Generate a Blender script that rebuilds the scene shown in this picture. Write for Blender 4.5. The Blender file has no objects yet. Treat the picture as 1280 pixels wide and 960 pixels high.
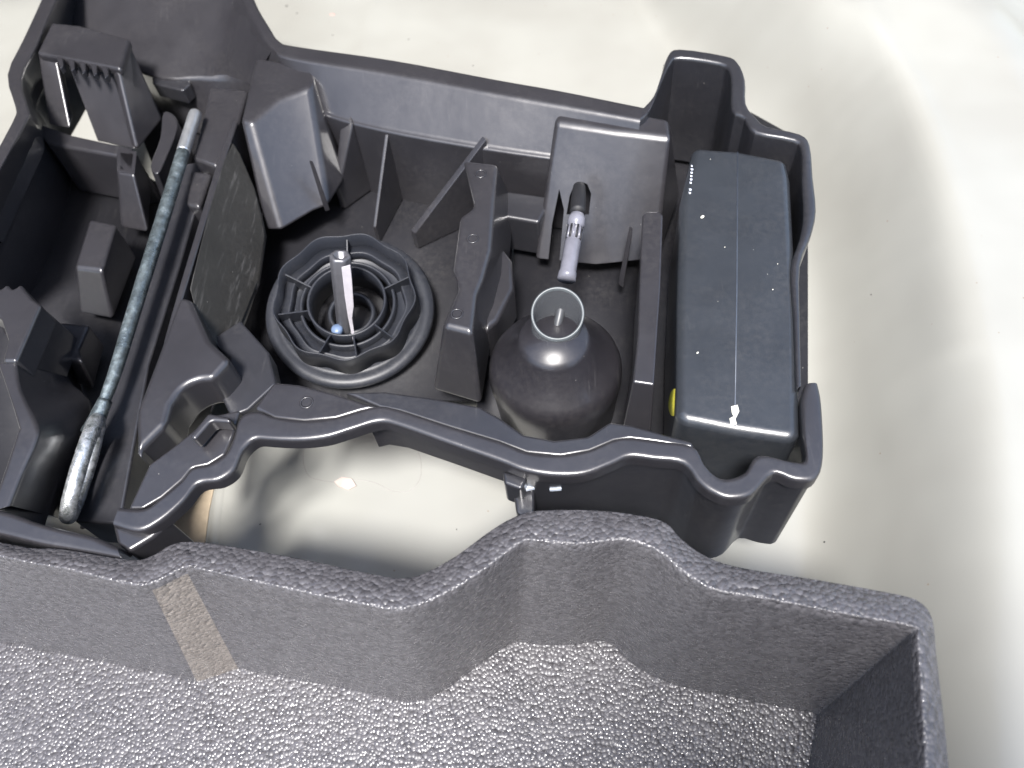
import bpy, bmesh, math, random
import numpy as np
from mathutils import Vector, Matrix
random.seed(4)
R = math.radians
S = bpy.context.scene
COL = S.collection

# ------------------------------------------------------------------ camera
F = 1000.0                       # focal length in photo pixels (1280 wide)
NAD = (720.0, 1100.0)            # where straight-down points land in the photo
H = 0.42                         # metres from camera to the tray's rim
_d = Vector((NAD[0]-640, -(NAD[1]-480), -F)).normalized()
ZA = -_d
XA = (Vector((1, 0, 0)) - ZA*ZA.x).normalized()
YA = ZA.cross(XA)
CAMP = Vector((0, 0, H))
rot = Matrix((XA, YA, ZA))       # camera vector -> world vector
cam_d = bpy.data.cameras.new('camera'); cam = bpy.data.objects.new('camera', cam_d); COL.objects.link(cam)
cam.matrix_world = Matrix.Translation(CAMP) @ rot.to_4x4()
cam_d.sensor_width = 36; cam_d.lens = 36*F/1280; cam_d.clip_start = .01; cam_d.clip_end = 100
cam_d.dof.use_dof = True; cam_d.dof.focus_distance = .52; cam_d.dof.aperture_fstop = 7.0
S.camera = cam
S.render.resolution_x = 1024; S.render.resolution_y = 768

# ------------------------------------------------------------------ sky and sun
SUN_EL, SUN_AZ = 66, -94         # azimuth from +X, counter-clockwise
w = bpy.data.worlds.new('World'); S.world = w; w.use_nodes = True
nt = w.node_tree; bg = nt.nodes['Background']
sky = nt.nodes.new('ShaderNodeTexSky'); sky.sky_type = 'NISHITA'; sky.sun_disc = False; sky.dust_density = 2.5; sky.air_density = 1.2
sky.sun_elevation = R(SUN_EL); sky.sun_rotation = R(90-SUN_AZ)
nt.links.new(sky.outputs[0], bg.inputs[0]); bg.inputs[1].default_value = .115
sun_d = bpy.data.lights.new('sun', 'SUN'); sun = bpy.data.objects.new('sun', sun_d); COL.objects.link(sun)
sun_d.energy = 3.7; sun_d.angle = R(12.0); sun_d.color = (1, .975, .955)
sv = Vector((math.cos(R(SUN_EL))*math.cos(R(SUN_AZ)), math.cos(R(SUN_EL))*math.sin(R(SUN_AZ)), math.sin(R(SUN_EL))))
sun.rotation_euler = sv.to_track_quat('Z', 'Y').to_euler(); sun.location = (1, 0, 2)
S.view_settings.view_transform = 'Standard'; S.view_settings.look = 'None'
S.view_settings.exposure = 1.32; S.view_settings.gamma = 1
S.render.engine = 'CYCLES'

# ------------------------------------------------------------------ helpers
def P(u, v, z=0.0):
    """world point at height z (mm) seen at photo pixel u, v"""
    c = Vector(((u-640)/F, -(v-480)/F, -1.0))
    d = rot @ c
    t = (z/1000.0-H)/d.z
    return CAMP + d*t
def PL(pts, z=0): return [P(a, b, z) for a, b in pts]
def down(row, dz): return [p+Vector((0, 0, -dz/1000)) for p in row]
def smooth(pts, k=4, closed=False):
    n = len(pts); out = []
    rng = range(n) if closed else range(n-1)
    for i in rng:
        if closed: a, b, c, d = pts[i-1], pts[i], pts[(i+1) % n], pts[(i+2) % n]
        else: a, b, c, d = pts[max(i-1, 0)], pts[i], pts[i+1], pts[min(i+2, n-1)]
        for j in range(k):
            t = j/k
            out.append(0.5*((2*b)+(c-a)*t+(2*a-5*b+4*c-d)*t*t+(3*b-a-3*c+d)*t**3))
    if not closed: out.append(pts[-1])
    return out
def link(name, me, mat, parent=None, **kw):
    o = bpy.data.objects.new(name, me); COL.objects.link(o)
    if mat: me.materials.append(mat)
    if parent: o.parent = parent
    for k, v in kw.items(): o[k] = v
    return o
def from_bm(bm, name, mat, parent=None, sm=True, **kw):
    me = bpy.data.meshes.new(name); bm.to_mesh(me); bm.free()
    if sm:
        for p in me.polygons: p.use_smooth = True
    return link(name, me, mat, parent, **kw)
def bev(o, wd=1.6, seg=4, ang=28):
    if wd >= .8: wd *= 2.0; seg = 6
    if wd <= 0: return o
    m = o.modifiers.new('bevel', 'BEVEL'); m.width = wd/1000; m.segments = seg
    m.limit_method = 'ANGLE'; m.angle_limit = R(ang); m.miter_outer = 'MITER_ARC'
    wn = o.modifiers.new('wn', 'WEIGHTED_NORMAL'); wn.keep_sharp = False; wn.weight = 80
    return o
def sheet(name, rows, mat, parent=None, k=1, thick=2.2, b=1.4, closed=False, **kw):
    """surface through rows of world points, thickened away from the viewer"""
    rows = [smooth(r, k, closed) if k > 1 else list(r) for r in rows]
    fil = kw.pop('fil', 3.4)
    if fil and len(rows) > 2:
        new = [rows[0]]
        for a, p, c in zip(rows, rows[1:], rows[2:]):
            A_ = []; C_ = []
            for i in range(len(p)):
                u = a[i]-p[i]; v = c[i]-p[i]; f = min(fil/1000, .45*u.length, .45*v.length)
                A_.append(p[i]+(u.normalized()*f if u.length > 1e-6 else u)); C_.append(p[i]+(v.normalized()*f if v.length > 1e-6 else v))
            for t in (0, .2, .4, .6, .8, 1):
                new.append([x*(1-t)**2+q*2*t*(1-t)+y*t*t for x, q, y in zip(A_, p, C_)])
        rows = new+[rows[-1]]
    bm = bmesh.new(); vs = [[bm.verts.new(p) for p in r] for r in rows]
    n = len(rows[0])
    for a, c in zip(vs, vs[1:]):
        for i in range(n if closed else n-1):
            try: bm.faces.new((a[i], a[(i+1) % n], c[(i+1) % n], c[i]))
            except ValueError: pass
    bm.normal_update()
    s = sum(f.normal.dot((CAMP-f.calc_center_median()).normalized())*f.calc_area() for f in bm.faces)
    if s < 0: bmesh.ops.reverse_faces(bm, faces=bm.faces[:])
    o = from_bm(bm, name, mat, parent, **kw)
    if thick:
        m = o.modifiers.new('solid', 'SOLIDIFY'); m.thickness = thick/1000; m.offset = -1; m.use_even_offset = True; m.thickness_clamp = 1.5
    return bev(o, b)
def loft(name, top, bot, mat, parent=None, b=1.6, cap=True, **kw):
    """closed solid between two loops of world points"""
    bm = bmesh.new(); a = [bm.verts.new(p) for p in top]; c = [bm.verts.new(p) for p in bot]; n = len(a)
    bm.faces.new(a)
    if cap: bm.faces.new(c[::-1])
    for i in range(n): bm.faces.new((a[i], c[i], c[(i+1) % n], a[(i+1) % n]))
    bmesh.ops.recalc_face_normals(bm, faces=bm.faces[:])
    if not cap:
        bm.normal_update()
        f = max(bm.faces, key=lambda q: len(q.verts))
        if f.normal.z < 0: bmesh.ops.reverse_faces(bm, faces=bm.faces[:])
    return bev(from_bm(bm, name, mat, parent, **kw), b)
def block(name, px, z, depth, mat, parent=None, b=1.6, k=1, inset=0, **kw):
    """solid whose top outline is seen at px; walls go straight down (inset = widening in mm, draft)"""
    top = PL(px, z) if not isinstance(px[0], Vector) else px
    if k > 1: top = smooth(top, k, True)
    c = sum(top, Vector())/len(top)
    bot = [p+(p-c).normalized()*inset/1000*Vector((1, 1, 0)).length/1.4142+Vector((0, 0, -depth/1000)) for p in top]
    return loft(name, top, bot, mat, parent, b, **kw)
def blockz(name, pts, depth, mat, parent=None, b=1.2, **kw):
    top = [P(a, c, z) for a, c, z in pts]
    return loft(name, top, down(top, depth), mat, parent, b, **kw)
def rib(name, pts, zb, mat, parent=None, b=.5):
    top = [P(a, c, z) for a, c, z in pts]
    return loft(name, top, [Vector((p.x, p.y, zb/1000)) for p in top], mat, parent, b)
def lathe(name, prof, c, mat, parent=None, seg=64, mod=None, b=0, axis=None, ang0=0, **kw):
    """prof: (radius mm, height mm) list turned round the vertical through c; mod(theta)->radius factor"""
    bm = bmesh.new(); rings = []
    for r, z in prof:
        ring = []
        for i in range(seg):
            t = 2*math.pi*i/seg+ang0; f = mod(t) if mod else 1
            ring.append(bm.verts.new((r*f*math.cos(t)/1000, r*f*math.sin(t)/1000, z/1000)))
        rings.append(ring)
    for a, d in zip(rings, rings[1:]):
        for i in range(seg): bm.faces.new((a[i], a[(i+1) % seg], d[(i+1) % seg], d[i]))
    for ring, rev in ((rings[0], True), (rings[-1], False)):
        if prof[0] != prof[-1]:
            try: bm.faces.new(ring[::-1] if rev else ring)
            except ValueError: pass
    if prof[0] == prof[-1]: bmesh.ops.remove_doubles(bm, verts=bm.verts[:], dist=1e-7)
    bmesh.ops.recalc_face_normals(bm, faces=bm.faces[:])
    if axis is not None:
        q = Vector((0, 0, 1)).rotation_difference(axis.normalized())
        bmesh.ops.transform(bm, matrix=q.to_matrix().to_4x4(), verts=bm.verts[:])
    bmesh.ops.translate(bm, vec=c, verts=bm.verts[:])
    return bev(from_bm(bm, name, mat, parent, **kw), b)
def tube(name, path, radii, mat, parent=None, seg=24, k=4, rough=0, squash=None, **kw):
    pts = smooth(path, k); n = len(pts)
    rr = []
    for i in range(n):
        t = i/(n-1)*(len(radii)-1); j = min(int(t), len(radii)-2); rr.append(radii[j]+(radii[j+1]-radii[j])*(t-j))
    bm = bmesh.new(); rings = []; up = Vector((0, 0, 1))
    for i, p in enumerate(pts):
        d = (pts[min(i+1, n-1)]-pts[max(i-1, 0)]).normalized()
        x = d.cross(up); x = x.normalized() if x.length > 1e-4 else Vector((1, 0, 0)); y = x.cross(d)
        ring = []
        for s in range(seg):
            a = 2*math.pi*s/seg; r = rr[i]/1000*(1+random.uniform(-rough, rough))
            ring.append(bm.verts.new(p+x*r*math.cos(a)+y*r*math.sin(a)))
        rings.append(ring)
    for a, d in zip(rings, rings[1:]):
        for i in range(seg): bm.faces.new((a[i], a[(i+1) % seg], d[(i+1) % seg], d[i]))
    bm.faces.new(rings[0][::-1]); bm.faces.new(rings[-1])
    bmesh.ops.recalc_face_normals(bm, faces=bm.faces[:])
    return from_bm(bm, name, mat, parent, **kw)
def thing(name, label, cat, loc):
    o = bpy.data.objects.new(name, None); COL.objects.link(o); o.empty_display_size = .02
    o['label'] = label; o['category'] = cat
    return o
def cut(o, px, zt, zb, off=Vector()):
    """cut an opening through o: the prism under the outline px"""
    top = [p for p in PL(px, zt)]; bot = PL(px, zb)
    c = loft('cutter', top, bot, None, None, 0)
    m = o.modifiers.new('cut', 'BOOLEAN'); m.object = c; m.operation = 'DIFFERENCE'; m.solver = 'EXACT'
    bpy.context.view_layer.update()
    dg = bpy.context.evaluated_depsgraph_get()
    me = bpy.data.meshes.new_from_object(o.evaluated_get(dg))
    o.modifiers.clear(); o.data = me
    bpy.data.objects.remove(c)

# ------------------------------------------------------------------ materials
def mat_new(name):
    m = bpy.data.materials.new(name); m.use_nodes = True
    t = m.node_tree; b = t.nodes['Principled BSDF']
    return m, t, b
def N(t, kind, **kw):
    n = t.nodes.new(kind)
    for k, v in kw.items():
        if k in n.inputs: n.inputs[k].default_value = v
        else: setattr(n, k, v)
    return n
def noise(t, scale, detail=4, rough=.55, vec=None):
    n = N(t, 'ShaderNodeTexNoise', Scale=scale, Detail=detail, Roughness=rough)
    if vec: t.links.new(vec, n.inputs['Vector'])
    return n
def ramp(t, src, stops):
    r = t.nodes.new('ShaderNodeValToRGB'); e = r.color_ramp.elements
    e[0].position, e[0].color = stops[0][0], (*stops[0][1], 1)
    e[1].position, e[1].color = stops[-1][0], (*stops[-1][1], 1)
    for p, c in stops[1:-1]: x = e.new(p); x.color = (*c, 1)
    t.links.new(src, r.inputs[0]); return r
def plastic(name, base, rough=.38, grain=.12, dust=.5, spec=.5, scratch=0, coat=.35):
    m, t, b = mat_new(name)
    g = t.nodes.new('ShaderNodeNewGeometry'); pos = g.outputs['Position']
    n1 = noise(t, 30, 3, .5, pos)
    lo = tuple(c*.93 for c in base); hi = tuple(c*1.08 for c in base)
    r1 = ramp(t, n1.outputs['Fac'], [(.3, lo), (.7, hi)])
    nf = noise(t, 260, 6, .75, pos); nm = noise(t, 14, 4, .6, pos)
    f1 = ramp(t, nf.outputs['Fac'], [(.42, (0, 0, 0)), (.75, (1, 1, 1))]); f2 = ramp(t, nm.outputs['Fac'], [(.42, (.1,)*3), (.68, (1, 1, 1))])
    fm = N(t, 'ShaderNodeMath', operation='MULTIPLY'); t.links.new(f1.outputs[0], fm.inputs[0]); t.links.new(f2.outputs[0], fm.inputs[1])
    fs = N(t, 'ShaderNodeMath', operation='MULTIPLY'); t.links.new(fm.outputs[0], fs.inputs[0]); fs.inputs[1].default_value = .16
    mf = N(t, 'ShaderNodeMix', data_type='RGBA'); t.links.new(fs.outputs[0], mf.inputs[0]); t.links.new(r1.outputs[0], mf.inputs[6]); mf.inputs[7].default_value = (.17, .16, .15, 1)
    # dust: sparse pale specks, and a faint film
    v = N(t, 'ShaderNodeTexVoronoi', Scale=170.0); t.links.new(pos, v.inputs['Vector'])
    nb = noise(t, 60, 2, .5, pos)
    lt = N(t, 'ShaderNodeMath', operation='LESS_THAN'); t.links.new(v.outputs['Distance'], lt.inputs[0]); lt.inputs[1].default_value = .055
    sepc = t.nodes.new('ShaderNodeSeparateColor'); t.links.new(v.outputs['Color'], sepc.inputs[0])
    gt = N(t, 'ShaderNodeMath', operation='GREATER_THAN'); t.links.new(sepc.outputs[0], gt.inputs[0]); gt.inputs[1].default_value = .955
    mu = N(t, 'ShaderNodeMath', operation='MULTIPLY'); t.links.new(lt.outputs[0], mu.inputs[0]); t.links.new(gt.outputs[0], mu.inputs[1])
    md = N(t, 'ShaderNodeMath', operation='MULTIPLY'); t.links.new(mu.outputs[0], md.inputs[0]); md.inputs[1].default_value = dust
    mx = N(t, 'ShaderNodeMix', data_type='RGBA'); t.links.new(md.outputs[0], mx.inputs[0]); t.links.new(mf.outputs[2], mx.inputs[6]); mx.inputs[7].default_value = (.45, .44, .40, 1)
    col = mx.outputs[2]
    # wear lines
    mp = N(t, 'ShaderNodeMapping'); mp.inputs['Rotation'].default_value = (.2, .1, .9); mp.inputs['Scale'].default_value = (500, 30, 60)
    t.links.new(pos, mp.inputs['Vector'])
    ns = noise(t, 1.0, 3, .7, mp.outputs[0])
    mask = noise(t, 22, 3, .6, pos)
    r2 = ramp(t, ns.outputs['Fac'], [(.55 if scratch else .60, (0, 0, 0)), (.70, (1, 1, 1))])
    r3 = ramp(t, mask.outputs['Fac'], [(.3 if scratch else .5, (0, 0, 0)), (.6 if scratch else .75, (1, 1, 1))])
    ms = N(t, 'ShaderNodeMath', operation='MULTIPLY'); t.links.new(r2.outputs[0], ms.inputs[0]); t.links.new(r3.outputs[0], ms.inputs[1])
    mss = N(t, 'ShaderNodeMath', operation='MULTIPLY'); t.links.new(ms.outputs[0], mss.inputs[0]); mss.inputs[1].default_value = .22+scratch
    mx2 = N(t, 'ShaderNodeMix', data_type='RGBA'); t.links.new(mss.outputs[0], mx2.inputs[0]); t.links.new(col, mx2.inputs[6]); mx2.inputs[7].default_value = (.16, .155, .15, 1)
    t.links.new(mx2.outputs[2], b.inputs['Base Color'])
    rr = N(t, 'ShaderNodeMapRange'); t.links.new(n1.outputs['Fac'], rr.inputs[0])
    rr.inputs[1].default_value = .3; rr.inputs[2].default_value = .7; rr.inputs[3].default_value = rough-.02; rr.inputs[4].default_value = rough+.03
    t.links.new(rr.outputs[0], b.inputs['Roughness'])
    b.inputs['Specular IOR Level'].default_value = spec; b.inputs['Coat Weight'].default_value = .0 if scratch or spec < .45 else coat; b.inputs['Coat Roughness'].default_value = .12
    gn = noise(t, 1700, 2, .5, pos); bp = N(t, 'ShaderNodeBump', Strength=grain, Distance=.0006)
    t.links.new(gn.outputs['Fac'], bp.inputs['Height'])
    bw = noise(t, 45, 2, .5, pos); bp2 = N(t, 'ShaderNodeBump', Strength=.10, Distance=.004)
    t.links.new(bw.outputs['Fac'], bp2.inputs['Height']); t.links.new(bp.outputs[0], bp2.inputs['Normal'])
    t.links.new(bp2.outputs[0], b.inputs['Normal'])
    return m
def simple(name, base, rough=.5, metal=0, **kw):
    m, t, b = mat_new(name)
    g = t.nodes.new('ShaderNodeNewGeometry')
    n1 = noise(t, 120, 4, .6, g.outputs['Position'])
    r1 = ramp(t, n1.outputs['Fac'], [(.3, tuple(c*.85 for c in base)), (.7, tuple(min(1, c*1.12) for c in base))])
    t.links.new(r1.outputs[0], b.inputs['Base Color'])
    b.inputs['Roughness'].default_value = rough; b.inputs['Metallic'].default_value = metal
    for k, v in kw.items(): b.inputs[k].default_value = v
    return m
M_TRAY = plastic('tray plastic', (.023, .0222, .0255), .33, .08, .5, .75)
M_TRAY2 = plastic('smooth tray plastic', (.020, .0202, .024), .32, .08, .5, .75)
M_PAN = plastic('shaded pocket plastic', (.012, .012, .015), .6, .15, .7, .35)  # tray plastic darkened, with the pockets' shade put into its colour
M_SCUFF = plastic('scuffed plastic', (.026, .025, .023), .5, .3, .6, .4, .5)
M_KNOB = plastic('knob plastic', (.018, .020, .026), .42, .12, .5, .4)
M_CAP = plastic('bottle cap plastic', (.016, .015, .018), .38, .05, .3, .6)
M_BOX = plastic('compressor plastic', (.022, .025, .030), .34, .14, .6, .8)
M_MARK = simple('white print', (.55, .58, .66), .6)
M_YEL = simple('yellow sticker', (.62, .55, .06), .5)
M_SPECK = simple('white dust', (.75, .73, .62), .8)
M_CREAM = simple('cream plastic', (.62, .60, .62), .35)
M_VALVE = simple('valve plastic', (.15, .15, .175), .26)
M_DARK = simple('dark rubber', (.012, .012, .014), .6)

def metal_mat(name='zinc plated steel', gain=1.0):
    m, t, b = mat_new(name)
    pos = t.nodes.new('ShaderNodeNewGeometry').outputs['Position']
    n1 = noise(t, 200, 6, .72, pos); n2 = noise(t, 45, 4, .6, pos)
    r1 = ramp(t, n1.outputs['Fac'], [(.34, (.09, .105, .11)), (.50, (.15, .18, .19)), (.60, (.20, .24, .255)), (.70, (.42, .45, .47)), (.80, (.24, .20, .17))] if gain == 1 else [(.32, (.12, .14, .14)), (.42, (.34, .36, .36)), (.55, (.62, .64, .66)), (.68, (.80, .80, .82)), (.78, (.4, .34, .26))])
    t.links.new(r1.outputs[0], b.inputs['Base Color'])
    r2 = ramp(t, n2.outputs['Fac'], [(.4, (.25,)*3), (.6, (.55,)*3)])
    t.links.new(r2.outputs[0], b.inputs['Roughness']); b.inputs['Metallic'].default_value = .75
    bp = N(t, 'ShaderNodeBump', Strength=.5, Distance=.0012); t.links.new(n1.outputs['Fac'], bp.inputs['Height']); t.links.new(bp.outputs[0], b.inputs['Normal'])
    return m
M_STEEL = metal_mat()
M_EYE = metal_mat('worn bright steel', 2)
M_ZINC = simple('bright zinc', (.72, .74, .76), .32, .85)
def foam_mat(name='moulded bead foam', SC=400.0, ST=.9, tint=None):
    m, t, b = mat_new(name)
    pos = t.nodes.new('ShaderNodeNewGeometry').outputs['Position']
    nw = noise(t, 300, 2, .5, pos)
    va = N(t, 'ShaderNodeVectorMath', operation='SCALE'); t.links.new(nw.outputs['Color'], va.inputs[0]); va.inputs['Scale'].default_value = .0002
    vb = N(t, 'ShaderNodeVectorMath', operation='ADD'); t.links.new(pos, vb.inputs[0]); t.links.new(va.outputs[0], vb.inputs[1])
    v = N(t, 'ShaderNodeTexVoronoi', Scale=SC)
    t.links.new(vb.outputs[0], v.inputs['Vector'])
    sc_ = t.nodes.new('ShaderNodeSeparateColor'); t.links.new(v.outputs['Color'], sc_.inputs[0])
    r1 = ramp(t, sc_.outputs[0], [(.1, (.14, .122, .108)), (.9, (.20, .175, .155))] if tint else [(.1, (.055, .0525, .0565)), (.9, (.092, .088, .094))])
    t.links.new(r1.outputs[0], b.inputs['Base Color'])
    r2 = ramp(t, sc_.outputs[1], [(.2, (.20,)*3), (.8, (.46,)*3)])
    t.links.new(r2.outputs[0], b.inputs['Roughness'])
    b.inputs['Specular IOR Level'].default_value = .75
    sq = N(t, 'ShaderNodeMath', operation='POWER'); t.links.new(v.outputs['Distance'], sq.inputs[0]); sq.inputs[1].default_value = 2.0
    big = noise(t, 40, 2, .5, pos)
    st = N(t, 'ShaderNodeMapRange'); t.links.new(big.outputs['Fac'], st.inputs[0]); st.inputs[1].default_value = .3; st.inputs[2].default_value = .7
    st.inputs[3].default_value = ST*.7; st.inputs[4].default_value = ST
    bp = N(t, 'ShaderNodeBump', Distance=.0011); bp.invert = True; t.links.new(st.outputs[0], bp.inputs['Strength'])
    t.links.new(sq.outputs[0], bp.inputs['Height'])
    n3 = noise(t, 1400, 2, .5, pos); bp2 = N(t, 'ShaderNodeBump', Strength=.15, Distance=.0004)
    t.links.new(n3.outputs['Fac'], bp2.inputs['Height']); t.links.new(bp.outputs[0], bp2.inputs['Normal'])
    t.links.new(bp2.outputs[0], b.inputs['Normal'])
    return m
M_FOAM = foam_mat()
M_STREAK = foam_mat('pale tan foam', 430.0, .62, True)
M_FOAMW = foam_mat('smooth skinned bead foam', 430.0, .62)
def paint_mat():
    m, t, b = mat_new('cream painted sheet metal')
    pos = t.nodes.new('ShaderNodeNewGeometry').outputs['Position']
    n1 = noise(t, 6, 3, .5, pos)
    r1 = ramp(t, n1.outputs['Fac'], [(.35, (.265, .262, .238)), (.65, (.305, .305, .280))])
    v = N(t, 'ShaderNodeTexVoronoi', Scale=45.0); t.links.new(pos, v.inputs['Vector'])
    lt = N(t, 'ShaderNodeMath', operation='LESS_THAN'); t.links.new(v.outputs['Distance'], lt.inputs[0]); lt.inputs[1].default_value = .035
    mx = N(t, 'ShaderNodeMix', data_type='RGBA'); t.links.new(lt.outputs[0], mx.inputs[0]); t.links.new(r1.outputs[0], mx.inputs[6]); mx.inputs[7].default_value = (.22, .18, .15, 1)
    t.links.new(mx.outputs[2], b.inputs['Base Color'])
    b.inputs['Roughness'].default_value = .34; b.inputs['Coat Weight'].default_value = .3; b.inputs['Coat Roughness'].default_value = .15
    n2 = noise(t, 900, 2, .5, pos); bp = N(t, 'ShaderNodeBump', Strength=.06, Distance=.0005)
    n3 = noise(t, 9, 2, .5, pos); bp2 = N(t, 'ShaderNodeBump', Strength=.25, Distance=.01)
    t.links.new(n3.outputs['Fac'], bp2.inputs['Height']); t.links.new(bp2.outputs[0], bp.inputs['Normal'])
    t.links.new(n2.outputs['Fac'], bp.inputs['Height']); t.links.new(bp.outputs[0], b.inputs['Normal'])
    return m
M_PAINT = paint_mat()
def clear_mat():
    m, t, b = mat_new('smoky clear plastic')
    b.inputs['Base Color'].default_value = (.12, .125, .135, 1); b.inputs['Roughness'].default_value = .22
    b.inputs['Transmission Weight'].default_value = .6; b.inputs['IOR'].default_value = 1.25
    return m
M_CLEAR = clear_mat()

# ------------------------------------------------------------------ boot floor (the setting)
ZF = -168.0
crest = smooth([P(a, b, -100).xy.to_3d() for a, b in ((780, -420), (900, -140), (1010, -10), (1130, 110), (1200, 260), (1245, 450), (1275, 700), (1290, 1000), (1300, 1500))], 6)
CR = np.array([(p.x, p.y) for p in crest])
def sstep(a, b, v): v = np.clip((v-a)/(b-a), 0, 1); return v*v*(3-2*v)
def pdist(X, Y, L):
    best = np.full(X.shape, 9.0); side = np.zeros(X.shape)
    for a, b in zip(L, L[1:]):
        ab = b-a; t = np.clip(((X-a[0])*ab[0]+(Y-a[1])*ab[1])/(ab@ab), 0, 1)
        qx = a[0]+ab[0]*t; qy = a[1]+ab[1]*t; d = np.hypot(X-qx, Y-qy)
        sg = ab[0]*(Y-qy)-ab[1]*(X-qx); m = d < best
        best = np.where(m, d, best); side = np.where(m, sg, side)
    return best, side
def pxl(pts): return np.array([tuple(P(a, b, -180).xy) for a, b in pts])
CREASE = [(pxl([(460, -60), (468, 20), (455, 90)]), .012, 2.2), (pxl([(585, -60), (600, 30), (588, 120)]), .020, -1.8),
          (pxl([(1040, 130), (1085, 230), (1110, 330), (1128, 520)]), .014, 3.2), (pxl([(1180, 60), (1215, 180), (1250, 330)]), .03, 3),
          (pxl([(990, 380), (1030, 420), (1060, 440)]), .006, .6)]
def floor_a(X, Y):
    best, side = pdist(X, Y, CR); s_ = np.where(side > 0, best, -best)
    z = 105*sstep(-.125, -.015, s_)-45*sstep(.06, .22, s_)
    z = z-3.0*np.exp(-((s_+.11)/.03)**2)
    for L_, w_, h_ in CREASE:
        d, _ = pdist(X, Y, L_); z = z+h_*np.exp(-(d/w_)**2)
    return z+1.2*np.sin(X*17+Y*9)+.8*np.sin(Y*23-X*6)
def floor_h(x, y): return float(floor_a(np.array([x]), np.array([y]))[0])
nx, ny = 300, 290; X0, X1, Y0, Y1 = -.85, .75, -.65, .85
off = P(640, 480, ZF)
GX, GY = np.meshgrid(off.x+np.linspace(X0, X1, nx+1), off.y+np.linspace(Y0, Y1, ny+1))
GZ = (ZF+floor_a(GX, GY))/1000
bm = bmesh.new()
grid = [[bm.verts.new((GX[j, i], GY[j, i], GZ[j, i])) for i in range(nx+1)] for j in range(ny+1)]
for j in range(ny):
    for i in range(nx): bm.faces.new((grid[j][i], grid[j][i+1], grid[j+1][i+1], grid[j+1][i]))
boot = from_bm(bm, 'boot_floor', M_PAINT, None, kind='structure')

# unseen panels added round the boot to block light: roof, side, rear corner, back
M_LINE = simple('dark blocker cloth', (.05, .05, .055), .9)
rl = [Vector(p) for p in ((-1.3, 1.36, .74), (-1.3, .66, .76), (-.25, .66, .75), (-.05, .72, .75), (.42, .62, .75), (.5, 1.36, .74))]
loft('added_roof_blocker', down(rl, -30), rl, M_LINE, None, 4, kind='structure')  # added overhead, out of view, to darken reflections and shade the rear
sb = [Vector(p) for p in ((-1.3, 1.32, -.17), (.9, 1.32, -.17), (.9, 1.42, -.17), (-1.3, 1.42, -.17))]
ls = [Vector(p) for p in ((-1.3, .0, -.17), (-1.2, .0, -.17), (-1.2, 1.3, -.17), (-1.3, 1.3, -.17))]
loft('added_side_blocker', [p+Vector((0, 0, .93)) for p in ls], ls, M_LINE, None, 8, kind='structure')  # added out of view to close off light from the left
cp_ = [Vector(p) for p in ((-.03, -.27, -.2), (.44, -.34, -.2), (.44, -.42, -.2), (-.03, -.33, -.2))]
loft('added_corner_blocker', [p+Vector((0, 0, .98)) for p in cp_], cp_, M_LINE, None, 8, kind='structure')  # added out of view to shade the right of the foam
loft('added_back_blocker', [p+Vector((0, .06, .95)) for p in sb], sb, M_LINE, None, 8, kind='structure')  # added out of view to keep reflections in the tray dark
# ------------------------------------------------------------------ tray
tray = thing('tool_tray', 'dark grey moulded plastic tool tray with wavy front rim on pale boot floor', 'tray', None)
T = tray
# centre rear wall with flange
O = [(300,-50),(318,0),(336,32),(349,50),(373,57),(492,74),(620,98),(700,112),(805,133)]
I = [(284,-46),(306,4),(326,42),(341,61),(362,72),(484,91),(620,117),(697,131),(800,150)]
G = [(282,30),(300,60),(330,95),(360,118),(400,142),(478,164),(600,186),(690,199),(795,212)]
rO, rI, rG = PL(O), PL(I), PL(G, -30)
rG0 = [p+Vector((.0006, .0036, .0012)) for p in rG]
sheet('rear_wall', [down(rO, 60), rO, rI, rG0, rG, down(PL([(a+4, b+8) for a, b in G], -34), 72)], M_TRAY, T, k=4, b=1.6)
# rear wall of the left bays
sheet('rear_wall', [PL([(60,-75),(200,-70),(286,-55),(309,5),(341,61)], -1), PL([(70,20),(180,92),(250,98),(284,99),(312,107)], -48), PL([(75,40),(190,130),(255,170),(300,180),(330,190)], -105)], M_TRAY, T, k=4)
# right end: flange round the corner bumps
OR_ = [(805,133),(818,118),(826,95),(835,68),(850,60),(905,68),(922,76),(932,98),(933,128),(946,146),(960,157),(1000,166),(1013,180),(1017,220),(1021,262),(1014,295),(1001,330),(1000,400),(1002,482)]
IR_ = [(800,150),(812,139),(826,106),(838,80),(850,72),(900,79),(912,88),(914,105),(915,137),(931,147),(944,165),(992,175),(1002,187),(1003,225),(1005,266),(1000,298),(989,335),(993,400),(996,486)]
rO, rI = PL(OR_), PL(IR_)
rI2 = PL(IR_, -3)
cc = P(930, 300, 0)
def toward(row, c, mm, dz): return [p+((c-p)*Vector((1, 1, 0))).normalized()*0+(Vector((c.x-p.x, c.y-p.y, 0)).normalized()*mm/1000)+Vector((0, 0, -dz/1000)) for p in row]
sheet('end_wall', [down(rO, 105), rO, rI, toward(rI, cc, 4, 104)], M_TRAY2, T, k=3, b=1.8)
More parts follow.
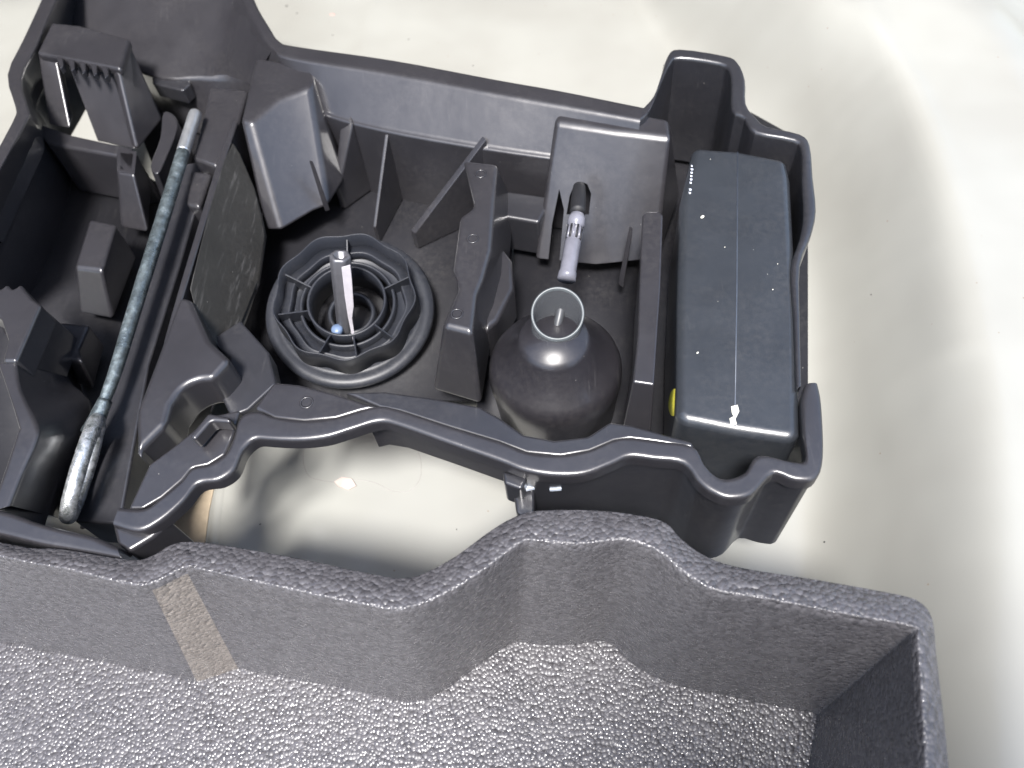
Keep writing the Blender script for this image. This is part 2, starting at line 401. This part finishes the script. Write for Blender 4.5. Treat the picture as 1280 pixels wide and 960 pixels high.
# front rim: wavy flange
U = [(149,633),(181,634),(202,620),(228,598),(240,583),(260,579),(281,566),(291,546),(300,520),(320,513),(342,520),(380,524),(415,521),(449,512),(474,506),(499,511),(561,531),(624,550),(658,563),(701,567),(737,561),(768,548),(787,545),(819,549),(866,556),(881,579),(895,593),(910,597),(932,589),(948,568),(990,575),(1007,573),(1004,540),(1002,500),(1007,479)]
L = [(140,656),(172,664),(200,651),(228,627),(247,605),(273,600),(292,587),(303,563),(318,549),(336,549),(352,550),(380,550),(410,546),(442,536),(474,527),(499,532),(561,554),(624,576),(655,588),(690,594),(729,593),(762,581),(787,571),(819,574),(854,579),(873,602),(890,615),(912,623),(940,618),(967,592),(994,600),(1020,598),(1030,570),(1028,505),(1023,478)]
rU, rL = PL(U), PL(L)
sheet('front_rim', [down(rU, 10), rU, rL, down(rL, 11)], M_TRAY, T, k=4, thick=1.6, b=1.5)
# rounded end of the rim's hook
# front wall below the rim at the right
W = [(640,583),(668,592),(710,590),(768,576),(809,573),(850,577),(873,600),(893,613),(915,620),(938,614),(962,591),(992,597),(1018,596),(1027,560),(1022,490)]
sheet('front_wall', [PL(W, -4), down(PL(W, -4), 104)], M_TRAY2, T, k=3, b=.8, thick=2)
# skirt box below the rim, centre
block('skirt', [(458,530),(474,514),(560,538),(640,562),(652,584),(624,573),(561,551),(499,530),(474,526)], -11, 34, M_TRAY, T, 1)
block('skirt', [(628,588),(660,596),(652,612),(630,604)], -14, 26, M_TRAY2, T, 1)
# inner shelf behind the rim
block('shelf', [(342,477),(374,480),(417,491),(455,503),(474,508),(449,514),(420,523),(380,527),(342,523),(317,510)], -5, 12, M_TRAY, T, 1.2)
sh = [(430,490),(480,489),(540,497),(600,508),(625,522),(655,543),(693,550),(735,545),(762,527),(790,531),(866,552),
      (868,560),(819,552),(787,548),(768,551),(737,564),(701,570),(658,566),(624,553),(561,534),(499,514),(474,509)]
block('shelf', sh, -9, 10, M_TRAY2, T, 1)
block('clip', [(640,602),(657,606),(668,606),(668,640),(655,648),(645,640)], -30, 60, M_TRAY2, T, 1)
for q_ in ([(660,590),(668,591),(670,609),(657,612)], [(688,592),(698,592),(702,611),(687,612)]): block('bright_gap_piece', q_, -24, 3, simple('pale gap fill', (.45, .5, .58), .4), T, .3)  # pale pieces added where bright floor shows through gaps
# ---- left rim
sheet('side_wall', [down(PL([(75,-60),(50,0),(28,48),(8,92),(18,133),(16,147),(0,180),(-40,260)]), 40), PL([(75,-60),(50,0),(28,48),(8,92),(18,133),(16,147),(0,180),(-40,260)]),
      PL([(100,-55),(68,5),(47,55),(27,98),(36,138),(34,150),(0,212),(-38,300)]), PL([(110,-10),(85,50),(64,100),(46,132),(56,165),(52,190),(20,270),(-20,360)], -50), PL([(140,40),(120,110),(100,150),(80,190),(90,220),(86,250),(60,330),(10,420)], -110)], M_TRAY, T, k=3)
bl = [(-45,330),(0,362),(8,354),(16,362),(25,354),(40,373),(51,380),(36,415),(20,452),(2,452),(9,425),(0,398),(-35,380)]
block('side_block', bl, 0, 22, M_TRAY, T, 1.8)
# lower left rim strip and inner slope
outer = [(-4,455),(6,482),(21,531),(20,540),(0,599),(-14,640)]
inner = [(20,455),(26,490),(46,532),(45,553),(28,592),(12,632)]
slope = [(78,415),(84,470),(112,500),(108,545),(84,590),(66,645)]
sheet('side_wall', [down(PL(outer, -3), 50), PL(outer, -3), PL(inner, -3), PL(slope, -62), PL([(95,440),(105,500),(125,520),(120,560),(100,600),(80,650)], -105)], M_TRAY, T, k=3, b=1.8)
sheet('side_wall', [PL([(51,381),(36,415),(20,454)], -2), PL([(100,425),(92,450),(84,472)], -62)], M_TRAY, T, b=1)
sheet('front_rim', [down(PL([(-30,628),(14,636),(53,651),(119,667),(146,678)]), 20), PL([(-30,630),(14,641),(53,655),(119,671),(146,684)]), PL([(-30,664),(0,668),(50,680),(100,689),(152,699)]), down(PL([(-30,664),(0,668),(50,680),(100,689),(152,699)]), 20)], M_TRAY, T, k=3)
block('rim_foot', [(140,656),(150,640),(180,650),(215,650),(190,672),(160,690),(146,680)], -8, 40, M_TRAY, T, 1.4)
# bottoms of the pockets
def pan(px, z): return block('pocket_floor_or_shade_pan', px, z, 2.5, M_PAN, T, 0)
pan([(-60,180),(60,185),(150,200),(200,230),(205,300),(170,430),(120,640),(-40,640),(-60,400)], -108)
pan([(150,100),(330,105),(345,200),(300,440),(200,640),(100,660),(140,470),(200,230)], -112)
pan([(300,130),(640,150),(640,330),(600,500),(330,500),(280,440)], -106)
pan([(642,245),(800,250),(800,560),(648,560),(642,400)], -109)  # this pan and the next two added to darken the bottle bay
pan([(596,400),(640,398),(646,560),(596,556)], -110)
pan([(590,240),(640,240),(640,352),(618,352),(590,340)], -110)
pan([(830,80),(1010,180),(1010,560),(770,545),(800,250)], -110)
# ---- bracket arch
block('bracket_top', [(64,27),(100,31),(162,48),(150,86),(132,83),(66,70),(45,66)], -2, 9, M_TRAY, T, 1.6)
loft('bracket_leg', PL([(46,66),(70,70),(74,56),(52,50)], -6), PL([(61,157),(89,162),(92,145),(68,140)], -46), M_TRAY, T, 1.2)
loft('bracket_leg', PL([(126,44),(161,49),(149,88),(140,86)], -5), PL([(190,118),(204,150),(172,190),(164,184)], -58), M_TRAY, T, 1.6)
sheet('bracket_panel', [PL([(83,74),(142,86)], -12), PL([(122,176),(168,186)], -58)], M_TRAY, T, b=.5)
for i in range(5):
    u = 70+i*14; v = 70+i*2.9
    block('tooth', [(u,v),(u+8,v+1.5),(u+9,v+12),(u+5,v+16),(u+3,v+9)], -1.5, 6, M_TRAY, T, .7)
# shelf line in front of the bracket
block('shelf', [(34,148),(62,158),(90,168),(122,175),(165,184),(168,196),(146,195),(58,179)], -46, 60, M_TRAY, T, 1.6)
block('post', [(146,188),(171,189),(168,218),(146,214)], -42, 1, M_TRAY, T, .4)
loft('post', PL([(146,188),(171,189),(168,218),(146,214)], -42), PL([(152,225),(190,232),(186,292),(151,285)], -85), M_TRAY, T, 1.5)
loft('rib', smooth(PL([(204,140),(219,145),(221,162),(208,196),(197,217),(188,206),(200,172)], -44), 3, True), smooth(PL([(224,180),(239,186),(240,205),(226,240),(214,262),(204,250),(218,212)], -90), 3, True), M_TRAY, T, 1.2)
block('clip', [(189,91),(226,99),(236,92),(238,104),(228,113),(190,104)], -50, 16, M_TRAY2, T, 1)
loft('post', PL([(112,273),(145,280),(128,338),(93,334)], -52), PL([(128,310),(172,322),(142,400),(100,392)], -92), M_TRAY, T, 1.6)
loft('post', PL([(72,402),(112,405),(98,436),(104,452),(84,450)], -58), PL([(92,425),(132,432),(122,470),(118,488),(96,480)], -92), M_TRAY, T, 1.6)
# rod channel and step blocks
blockz('channel', [(226,205,-50),(262,200,-48),(225,330,-52),(186,455,-56),(150,655,-62),(92,652,-64),(142,455,-60)], 40, M_TRAY2, T, 1)
block('step', [(262,108),(310,112),(296,160),(270,208),(240,198),(252,150)], -34, 40, M_TRAY, T, 1.6)
block('step', [(238,212),(264,216),(249,259),(232,255)], -40, 40, M_TRAY, T, 1.6)
# thin divider beside the channel
dl = [(290,150),(268,212),(246,284),(226,350),(206,420),(186,500),(171,566)]
dr = [(297,152),(276,214),(254,287),(234,353),(213,423),(192,503),(176,572)]
top = smooth(PL(dl, -16), 3)+smooth(PL(dr, -16), 3)[::-1]
loft('divider', top, down(top, 80), M_TRAY, T, .8)
blockz('scuffed_panel', [(291,178,-17),(300,192,-26),(318,235,-48),(331,290,-62),(322,350,-66),(304,398,-64),(286,438,-52),(262,424,-32),(246,395,-22),(237,360,-17),(248,316,-16),(264,252,-16),(280,200,-16)], 6, M_SCUFF, T, 1)['label'] = 'scuffed olive black divider panel with pale scratches'
fp = [(224,370),(238,372),(262,425),(288,449),(266,474),(248,474),(228,484),(213,505),(207,530),(170,567),(169,515),(190,460)]
block('divider', fp, -14, 34, M_TRAY, T, 2.2)
block('clip', [(236,545),(260,516),(288,521),(288,528),(264,526),(243,550)], -7, 12, M_TRAY, T, 1.2)
block('shelf', [(186,580),(224,552),(262,520),(300,512),(291,546),(281,568),(260,581),(240,585),(228,600),(202,622),(178,636),(160,636)], -22, 14, M_TRAY, T, 1)
block('shelf', [(262,425),(300,400),(336,440),(345,480),(310,512),(288,521),(266,474),(288,449)], -40, 20, M_TRAY2, T, 1)
# ---- knob bay
loft('post', PL([(318,73),(330,72),(390,84),(393,100),(388,109),(350,124),(314,154),(300,150)], -7), PL([(350,180),(360,180),(425,190),(432,225),(412,258),(392,266),(352,290),(331,288)], -74), M_TRAY, T, 2)
blockz('rib', [(386,200,-22),(391,201,-22),(408,250,-60),(402,252,-60)], 12, M_TRAY, T, .5)
rib('channel', [(404,119,-25),(434,127,-25),(441,154,-28),(424,236,-80),(417,236,-80),(427,140,-29),(406,132,-29)], -105, M_TRAY, T, .8)
rib('rib', [(485,139,-20),(489,140,-20),(470,284,-86),(466,284,-86)], -105, M_TRAY, T, .7)
rib('rib', [(603,170,-22),(608,174,-22),(519,292,-86),(513,288,-86)], -105, M_TRAY, T, .7)
# central divider post
k1 = [(578,200),(622,205),(618,250),(614,312),(604,348),(596,368),(591,416),(553,407),(572,362),(570,349),(565,338),(574,271),(592,259)]
k2 = [(600,240),(640,246),(640,300),(634,360),(624,400),(616,420),(602,507),(540,488),(575,420),(588,400),(590,390),(596,320),(612,300)]
loft('centre_post', PL(k1, -12), PL(k2, -78), M_TRAY, T, 2)
for (u, v, z) in ((601,217,-12), (591,298,-12), (571,392,-12), (383,503,-5)):
    lathe('ejector_mark', [(3.0, 0), (3.6, .35), (4.2, .35), (4.6, 0), (3.0, 0)], P(u, v, z), M_TRAY, T, 28)
block('buttress', [(606,292),(622,300),(640,325),(642,360),(622,400),(606,414),(600,372)], -52, 40, M_TRAY, T, 2)
block('ledge', [(618,236),(690,246),(674,278),(626,270)], -58, 40, M_TRAY2, T, 1.4)
# right rear tower
tw = loft('tower', smooth(PL([(697,126),(765,135),(836,148),(840,172),(766,163),(694,152)], -6), 1, True), PL([(715,220),(780,228),(850,240),(822,322),(745,330),(668,322)], -88), M_TRAY, T, 2.2, cap=False)
m = tw.modifiers.new('solid', 'SOLIDIFY'); m.thickness = .002; m.offset = -1
cut(tw, [(699,236),(705,262),(698,340),(688,346),(684,338),(690,280)], -2, -140)
cut(tw, [(718,230),(726,227),(734,230),(739,242),(736,268),(708,268),(712,245)], -2, -80)
for p in tw.data.polygons: p.use_smooth = True
tw.data.set_sharp_from_angle(angle=R(40))
# right divider
n1 = [(803,268),(808,264),(824,264),(829,269),(826,360),(822,420),(818,481),(791,477),(797,420),(799,360)]
n2 = [(800,320),(804,318),(820,318),(824,322),(822,400),(818,460),(812,560),(774,553),(790,460),(793,400)]
loft('divider', PL(n1, -10), PL(n2, -72), M_TRAY, T, 1.6)
blockz('rib', [(787,282,-40),(791,284,-40),(780,350,-80),(774,346,-80)], 10, M_TRAY, T, .6)

# ------------------------------------------------------------------ towing eye
te = thing('towing_eye', 'long worn zinc plated towing eye bolt with threaded tip lying in the left tray slot', 'towing eye', None)
path = [P(245,140,-22), P(229,190,-24), P(207,262,-27), P(184,335,-30), P(161,410,-34), P(143,468,-37), P(128,508,-39)]
tube('shank', path[1:], [5.3, 5.5, 5.3, 5.0, 4.5, 3.8], M_STEEL, te, rough=.02)
th = path[0]; tt = path[1]; ax = (tt-th)
pr = []
LEN = ax.length*1000; nthr = 16
for i in range(nthr):
    z = LEN*i/nthr; pr += [(4.6 if i else 3.8, z), (5.5 if i else 5.0, z+LEN/nthr*.5)]
pr.append((4.6, LEN))
lathe('thread', pr, th, M_ZINC, te, 28, axis=ax)
# the eye: a flattened loop seen nearly edge on
c0 = P(128,508,-39); c1 = P(84,648,-46); axd = (c1-c0); Ln = axd.length; axd.normalize()
side = Vector((0, 0, 1)); side = (side-axd*side.dot(axd)).normalized(); lat = axd.cross(side)
vd = (CAMP-c1).normalized(); vd = (vd-axd*vd.dot(axd)).normalized(); lat2 = axd.cross(vd); side = (vd*.98+lat2*.16).normalized()
mid = c0+axd*Ln*.56
loop = []
for i in range(28):
    a = 2*math.pi*i/28
    loop.append(mid+axd*math.cos(a)*Ln*.42+side*math.sin(a)*.015)
bm = bmesh.new(); rings = []
nrm = axd.cross(side).normalized()
for i, p in enumerate(loop):
    d = (loop[(i+1) % 28]-loop[i-1]).normalized(); y = nrm.cross(d)
    rings.append([bm.verts.new(p+nrm*.0052*math.cos(2*math.pi*s/14)*(1+random.uniform(-.04, .04))+y*.0055*math.sin(2*math.pi*s/14)) for s in range(14)])
for i in range(28):
    a, b2 = rings[i], rings[(i+1) % 28]
    for s in range(14): bm.faces.new((a[s], a[(s+1) % 14], b2[(s+1) % 14], b2[s]))
bmesh.ops.recalc_face_normals(bm, faces=bm.faces[:])
from_bm(bm, 'eye', M_EYE, te)
tube('neck', [P(132,500,-38), P(122,522,-40), P(112,542,-41)], [4.6, 5.6, 6.2], M_STEEL, te, rough=.05)

# ------------------------------------------------------------------ hold-down knob
kb = thing('hold_down_knob', 'round black plastic hold-down knob with wavy grip ring in the middle tray bay', 'knob', None)
mmp = (P(541,383,-78)-P(437,383,-78)).length*1000
kc = P(439,386,-78); kz = kc.copy(); kz.z = 0
AX = ((CAMP-kc).normalized()*.30+Vector((0, 0, 1))*.70).normalized()
KC = P(436, 383, -74)
def at(z): return KC+AX*(z+76)/1000
def klathe(*a, **k): return lathe(*a, axis=AX, **k)
RB = mmp*1.0
klathe('flange', [(RB*.55, -6), (RB*.98, -6), (RB, -3), (RB*.98, 0), (RB*.90, 1.2), (RB*.86, .2), (RB*.80, .2), (RB*.78, 4), (RB*.72, 4.6), (RB*.66, 2), (RB*.55, 2), (RB*.55, -6)], at(-80), M_KNOB, kb, 96)
wav = lambda t: 1+.030*math.cos(9*t+.6)
RK = RB*.80
klathe('grip_ring', [(RK*1.02, -80), (RK, -56), (RK-.4, -55.2), (RK-1.1, -55.4), (RK-1.5, -78), (RK-1.5, -80), (RK*1.02, -80)], at(0), M_KNOB, kb, 144, wav)
klathe('step_ring', [(RK*.98, -72), (RK*.86, -70.5), (RK*.845, -69.8), (RK*.83, -70.4), (RK*.80, -82), (RK*.98, -82), (RK*.98, -72)], at(0), M_KNOB, kb, 144, lambda t: 1+.02*math.cos(9*t+.6))
RI = RB*.46
klathe('hub', [(RI, -95), (RI, -66), (RI*.97, -65), (RI*.93, -66), (RI*.91, -95), (RI, -95)], at(0), M_KNOB, kb, 72)
klathe('hub', [(RI*1.25, -90), (RI*1.22, -71), (RI*1.18, -70), (RI*1.14, -71), (RI*1.14, -90), (RI*1.25, -90)], at(0), M_KNOB, kb, 72)
klathe('hub', [(RI*.62, -104), (RI*.62, -88), (RI*.55, -86), (RI*.5, -88), (RI*.5, -104), (RI*.62, -104)], at(0), M_KNOB, kb, 48)
kx = Vector((1, 0, 0)); kx = (kx-AX*kx.dot(AX)).normalized(); ky = AX.cross(kx)
for a in (20, 92, 157, 196, 250, 283, 318):
    d = kx*math.cos(R(a))+ky*math.sin(R(a)); q = AX.cross(d)*.0006
    a0 = at(-66)+d*RI*.99/1000; a1 = at(-60)+d*(RK-.8)*.985/1000
    tp = [a0+q, a1+q, a1-q, a0-q]
    loft('spoke', tp, [p-AX*.018 for p in tp], M_KNOB, kb, .3)

sp = thing('driver_bit', 'pale metal driver shank with a hollow round end standing upright inside the black knob', 'tool bit', None)
b0 = P(433,414,-92); b1 = P(425,319,-22); ax = b1-b0; LB = ax.length*1000
flute = lambda t: 1+.05*math.cos(6*t)
lathe('shank', [(5.4, 0), (6.8, 4), (7.6, LB-2), (7.0, LB), (4.4, LB), (3.8, LB-12), (0.1, LB-12.2)], b0, simple('worn grey metal', (.11, .11, .12), .4, .4), sp, 48, flute, axis=ax)
m1 = simple('white blade', (.36, .34, .36), .55)
tp = [P(427,334,-24), P(438,331,-24), P(440,350,-36), P(442,382,-54), P(440,397,-64), P(444,424,-80), P(441,424,-80), P(435,396,-62), P(431,370,-45)]
nrm = (CAMP-tp[2]).normalized()
tp = [p+nrm*.0078 for p in tp]
loft('blade', tp, [p-nrm*.002 for p in tp], m1, sp, .5)
lathe('collar', [(4.6, 0), (4.6, 5), (3.8, 6.5), (.1, 7)], P(423,416,-86), simple('blue grey collar', (.12, .17, .27), .4), sp, 32)

# ------------------------------------------------------------------ sealant bottle
bt = thing('sealant_bottle', 'rounded black sealant bottle with clear round spout standing between the tray dividers', 'bottle', None)
bc = P(694, 461, -55); RBt = (P(779,461,-55)-bc).length*1000*.99
def ab(z): v = bc.copy(); v.z = z/1000; return v
pr = [(RBt*.8, -118), (RBt*.92, -112), (RBt*.975, -74), (RBt*1.0, -64), (RBt, -58), (RBt*.99, -53.5), (RBt*.965, -49.6), (RBt*.93, -46.6), (RBt*.88, -44.2), (RBt*.82, -41.4), (RBt*.74, -37.4), (RBt*.67, -33), (RBt*.60, -28), (RBt*.53, -22.5), (RBt*.47, -16), (.1, -16)]
lathe('cap', pr, ab(0), M_CAP, bt, 96, lambda t: 1+.035*math.sin(t))
s1 = P(697,392,-4); s0 = P(694,450,-42); RS = (P(730,392,-4)-s1).length*1000; ax = s1-s0; LS = ax.length*1000
def ring_at(c, n, r, k=48):
    n = n.normalized(); x = Vector((1, 0, 0)); x = (x-n*x.dot(n)).normalized(); y = n.cross(x)
    return [c+(x*math.cos(2*math.pi*i/k)+y*math.sin(2*math.pi*i/k))*r/1000 for i in range(k)]
nv = ((CAMP-s1).normalized()*1.0+Vector((0, 0, .05))).normalized(); sb0 = P(691,448,-40); up_ = Vector((0, 0, 1))
def cone(name, spec, mat):
    rings = [ring_at(s1.lerp(sb0, t)+nv*h/1000, nv.lerp(up_, t*.6), r) for t, r, h in spec]
    bm = bmesh.new(); vs = [[bm.verts.new(p) for p in r] for r in rings]
    for a, b in zip(vs, vs[1:]):
        for i in range(48): bm.faces.new((a[i], a[(i+1) % 48], b[(i+1) % 48], b[i]))
    bmesh.ops.recalc_face_normals(bm, faces=bm.faces[:])
    return from_bm(bm, name, mat, bt)
cone('spout', [(1, RS*.92, 0), (.6, RS*.93, 0), (.3, RS*.96, 0), (0, RS, 0), (0, RS*.96, .6), (0, RS*.91, 0), (.3, RS*.86, 0), (.8, RS*.80, 0)], M_CLEAR)
cone('spout_ring', [(.03, RS*1.01, 0), (0, RS*1.02, .3), (0, RS*.97, .9), (0, RS*.92, .3), (.03, RS*.91, 0)], simple('grey rim plastic', (.09, .10, .105), .35))
tube('inner_fin', [P(704,364,-9), P(700,392,-14), P(694,418,-22)], [3.2, 3.2, 3.0], simple('grey plastic fin', (.05, .052, .056), .4), bt)
tube('rib', [P(690,462,-32), P(681,487,-41), P(671,512,-48)], [6.0, 4.0, 1.6], M_CAP, bt)
lathe('screw', [(2.3, 0), (2.6, 1.2), (1.2, 1.6), (.1, 1.2)], P(684,460,-24), simple('screw head', (.35, .3, .28), .3, .5), bt, 20)
loft('arrow_mark', PL([(684,433),(692,430),(697,436),(692,436),(686,438)], -19), PL([(684,433),(692,430),(697,436),(692,436),(686,438)], -22), M_MARK, bt, .1)

vl = thing('hose_valve', 'small pale translucent hose valve with ribbed sides leaning on the clear bottle spout', 'valve', None)
tube('nozzle', [P(722,268,-8), P(719,286,-11)], [4.9, 5.8], M_VALVE, vl, k=3)
tube('dark_tip', [P(724,234,-16), P(723,250,-12), P(722,266,-10)], [4.6, 5.6, 5.6], M_DARK, vl)
v0, v1 = P(722,268,-8), P(708,350,-20); ax = v1-v0; LV = ax.length*1000
lathe('body', [(3.4, 0), (5.4, 1.2), (6.3, 4), (6.3, 9), (5.0, 10), (5.0, 21), (5.9, 22), (5.9, LV-7), (6.5, LV-5), (6.5, LV), (.1, LV)], v0, M_VALVE, vl, 32, axis=ax)
for i in range(9):
    a = R(200+i*22)
    e = ax.normalized(); x = e.cross(Vector((0, 0, 1))).normalized(); y = x.cross(e)
    r = x*math.cos(R(-10+i*25))+y*math.sin(R(-10+i*25))
    p0 = v0+e*.0105+r*.0050; p1 = v0+e*.0208+r*.0050
    t_ = e.cross(r)*.0007
    tp = [p0+t_+r*.0008, p1+t_+r*.0008, p1-t_+r*.0008, p0-t_+r*.0008]
    loft('rib', tp, [q-r*.002 for q in tp], M_DARK if i % 2 else M_VALVE, vl, 0)

# ------------------------------------------------------------------ compressor
cp = thing('air_compressor', 'blue black boxy air compressor with centre seam at right end of tray', 'air compressor', None)
ZC = -3
topc = [(866,182),(922,185),(984,197),(989,222),(999,400),(1001,540),(996,551),(922,540),(850,525),(845,515),(846,380),(850,252)]
shell_t = PL([(866,182),(922,186),(984,198),(989,222),(999,400),(1001,540),(996,551),(922,540),(850,526),(845,515),(846,380),(850,252)], ZC)
loft('shell', shell_t, [p+Vector((0, -.002, -.092)) for p in shell_t], M_BOX, cp, 3.4)
ln = PL([(921.2,190),(922.8,190),(922,360),(919.4,533),(917.8,533),(920.4,360)], ZC+.18)
loft('seam', ln, down(ln, .6), simple('seam grey', (.055, .065, .085), .4), cp, 0)
# yellow dot on the side
q0 = P(841,500,-16); 
lathe('yellow_sticker', [(8.5, 0), (8.5, .5), (.1, .5)], P(843,503,-14), M_YEL, cp, 32, axis=Vector((-1, -.02, .28)))
# tiny vertical print on the top edge
for i in range(9):
    v = 206+i*4.2; wv = random.choice((2.2, 3, 3.4)); u = 863.5-(i*.35)
    if i == 6: continue
    q = PL([(u, v), (u+wv, v+.4), (u+wv, v+2.2), (u+.8, v+2.6)], ZC+.25)
    loft('print_mark', q, down(q, .3), M_MARK, cp, 0)
# scraped white corner on the front edge
for a in ([(914,508),(922,506),(924,514),(919,524),(915,516)], [(912,523),(918,520),(921,530),(914,533)]):
    q = PL(a, ZC+.3); loft('scrape', q, down(q, .4), M_SPECK, cp, .1)
for (u, v, r) in ((878,271,1.4),(872,441,.8),(906,309,.35),(972,330,.35),(966,362,.45),(888,199,.3)):
    lathe('dust_speck', [(r, 0), (r*.8, .3), (.05, .4)], P(u, v, ZC), M_SPECK, cp, 8, lambda t: 1+.3*math.sin(2*t))

# ------------------------------------------------------------------ foam organiser
fo = thing('foam_organiser', 'grey bead foam tray with stepped rounded rim in front of the plastic tray', 'foam tray', None)
A = [(-260,610),(0,677),(75,685),(157,698),(185,695),(212,680),(232,676),(270,679),(375,697),(450,713),(498,721),(528,716),(569,694),(610,664),(640,646),(670,637),(737,636),(790,641),(831,651),(851,671),(878,691),(920,707),(1025,724),(1119,741),(1151,751),(1167,772),(1172,815),(1182,900),(1190,980),(1215,1250)]
B = [(-260,632),(0,697),(82,713),(150,730),(188,733),(232,712),(250,714),(300,726),(385,745),(456,759),(497,765),(531,757),(569,739),(605,716),(650,682),(672,679),(719,684),(775,677),(805,684),(830,697),(856,720),(894,741),(950,750),(1025,765),(1081,775),(1139,785),(1144,800),(1151,900),(1155,980),(1165,1250)]
Cc = [(-260,742),(0,802),(112,824),(225,847),(246,852),(298,836),(316,840),(360,848),(425,860),(475,870),(520,877),(550,866),(585,842),(615,820),(645,803),(672,806),(719,806),(748,801),(766,807),(784,825),(812,843),(850,858),(890,866),(950,879),(990,886),(1018,892),(1020,902),(1012,950),(1005,1010),(985,1250)]
rA, rB, rC = PL(A, 3), PL(B, 9), PL(Cc, -150)
def mix(a, b, t): return [p*(1-t)+q*t for p, q in zip(a, b)]
mid = [p+Vector((0, 0, .0012)) for p in mix(rA, rB, .5)]
rows = [down(rA, 165), down(rA, 6), down(rA, 1), mid, [p+Vector((0, 0, .0008)) for p in mix(rA, rB, .93)], down(mix(rB, rC, .03), 0), rC]
sheet('rim', rows[:6], M_FOAM, fo, k=4, thick=0, b=0, fil=1.5)
wall = [smooth(rows[5], 4), smooth(mix(rB, rC, .10), 4), smooth(rC, 4)]
def colrange(r, a, b): return [q[a:b+1] for q in r]
sheet('inner_wall', colrange(wall, 0, 16), M_FOAMW, fo, thick=0, b=0, fil=0)
sheet('tan_streak', colrange(wall, 16, 20), M_STREAK, fo, thick=0, b=0, fil=0, label='pale tan streak running down the stepped wall')  # one facet of the wall in a paler tan foam
sheet('inner_wall', colrange(wall, 20, len(wall[0])-1), M_FOAMW, fo, thick=0, b=0, fil=0)
fl = smooth([p for p in rC], 4)
bm = bmesh.new(); a = [bm.verts.new(p) for p in fl]
ext = [P(-260,1250,-150)]
a += [bm.verts.new(p) for p in ext]
f = bm.faces.new(a)
if f.normal.z < 0: bmesh.ops.reverse_faces(bm, faces=bm.faces[:])
bmesh.ops.triangulate(bm, faces=bm.faces[:])
from_bm(bm, 'tray_bottom', M_FOAM, fo, sm=False)

# ------------------------------------------------------------------ marks on the boot floor
fz = lambda u, v, dz=0: (lambda p: Vector((p.x, p.y, (ZF+floor_h(p.x, p.y)+dz)/1000)))(P(u, v, ZF))
def strip(name, pts, wd, hh, mat, **kw):
    ps = smooth([fz(a, b) for a, b in pts], 4); row1 = []; row2 = []
    for i, p in enumerate(ps):
        d = (ps[min(i+1, len(ps)-1)]-ps[max(i-1, 0)]).normalized(); s = Vector((-d.y, d.x, 0))*wd/2000
        row1.append(p+s); row2.append(p-s)
    up = Vector((0, 0, hh/1000)); n = len(ps)
    bm = bmesh.new()
    r = [[bm.verts.new(q) for q in row1], [bm.verts.new((a+b)/2+up) for a, b in zip(row1, row2)], [bm.verts.new(q) for q in row2]]
    for a, b in zip(r, r[1:]):
        for i in range(n-1): bm.faces.new((a[i], a[i+1], b[i+1], b[i]))
    bmesh.ops.recalc_face_normals(bm, faces=bm.faces[:])
    return from_bm(bm, name, mat, boot, **kw)
M_LINE2 = simple('grey sealant', (.25, .24, .225), .6)
strip('sealant_line', [(381,556),(379,575),(385,594),(400,600),(425,603),(447,600),(470,604),(490,614),(512,614),(525,600),(527,580),(523,565)], .6, .4, M_LINE2)
q = [fz(a, b, .2) for a, b in ((418,603),(428,597),(440,599),(446,608),(436,613),(424,609))]
loft('putty_chip', [p+Vector((0, 0, .0016)) for p in q], q, simple('peach putty', (.50, .40, .36), .6), boot, .5)
#strip('seam', [(478,-30),(468,15),(462,45),(455,70)], 2.0, .8, M_PAINT)
#strip('seam', [(600,-30),(592,20),(585,85)], 1.6, .6, M_PAINT)
q = [fz(a, b, 1.2) for a, b in ((206,700),(236,600),(262,530),(284,530),(272,590),(262,640),(254,700))]
loft('tan_strip', q, [p+Vector((0, 0, -.002)) for p in q], simple('tan strip', (.42, .34, .24), .6), boot, .3)  # flat tan strip lying on the floor
strip('pressed_bead', [(290,520),(280,560),(273,620),(264,690)], 9, 2.2, M_PAINT)
#strip('seam', [(1060,190),(1085,230),(1102,290),(1120,350)], 2.5, .7, M_PAINT)
for (u, v, r) in ((358,7,1.4),(371,16,1.0),(416,44,.7),(511,49,.8),(591,80,.8),(325,655,.7),(1029,680,.8),(1069,408,.6),(571,662,.5)):
    p = fz(u, v); lathe('dirt_speck', [(r, 0), (r*.7, .3), (.05, .4)], p, M_DARK, boot, 9, lambda t: 1+.25*math.sin(2*t+r*9))
lathe('rust_spot', [(2.6, 0), (2.2, .15), (.05, .2)], fz(415,17), simple('pink rust', (.55, .30, .26), .7), boot, 16, lambda t: 1+.35*math.cos(2*t))
bpy.context.view_layer.update()
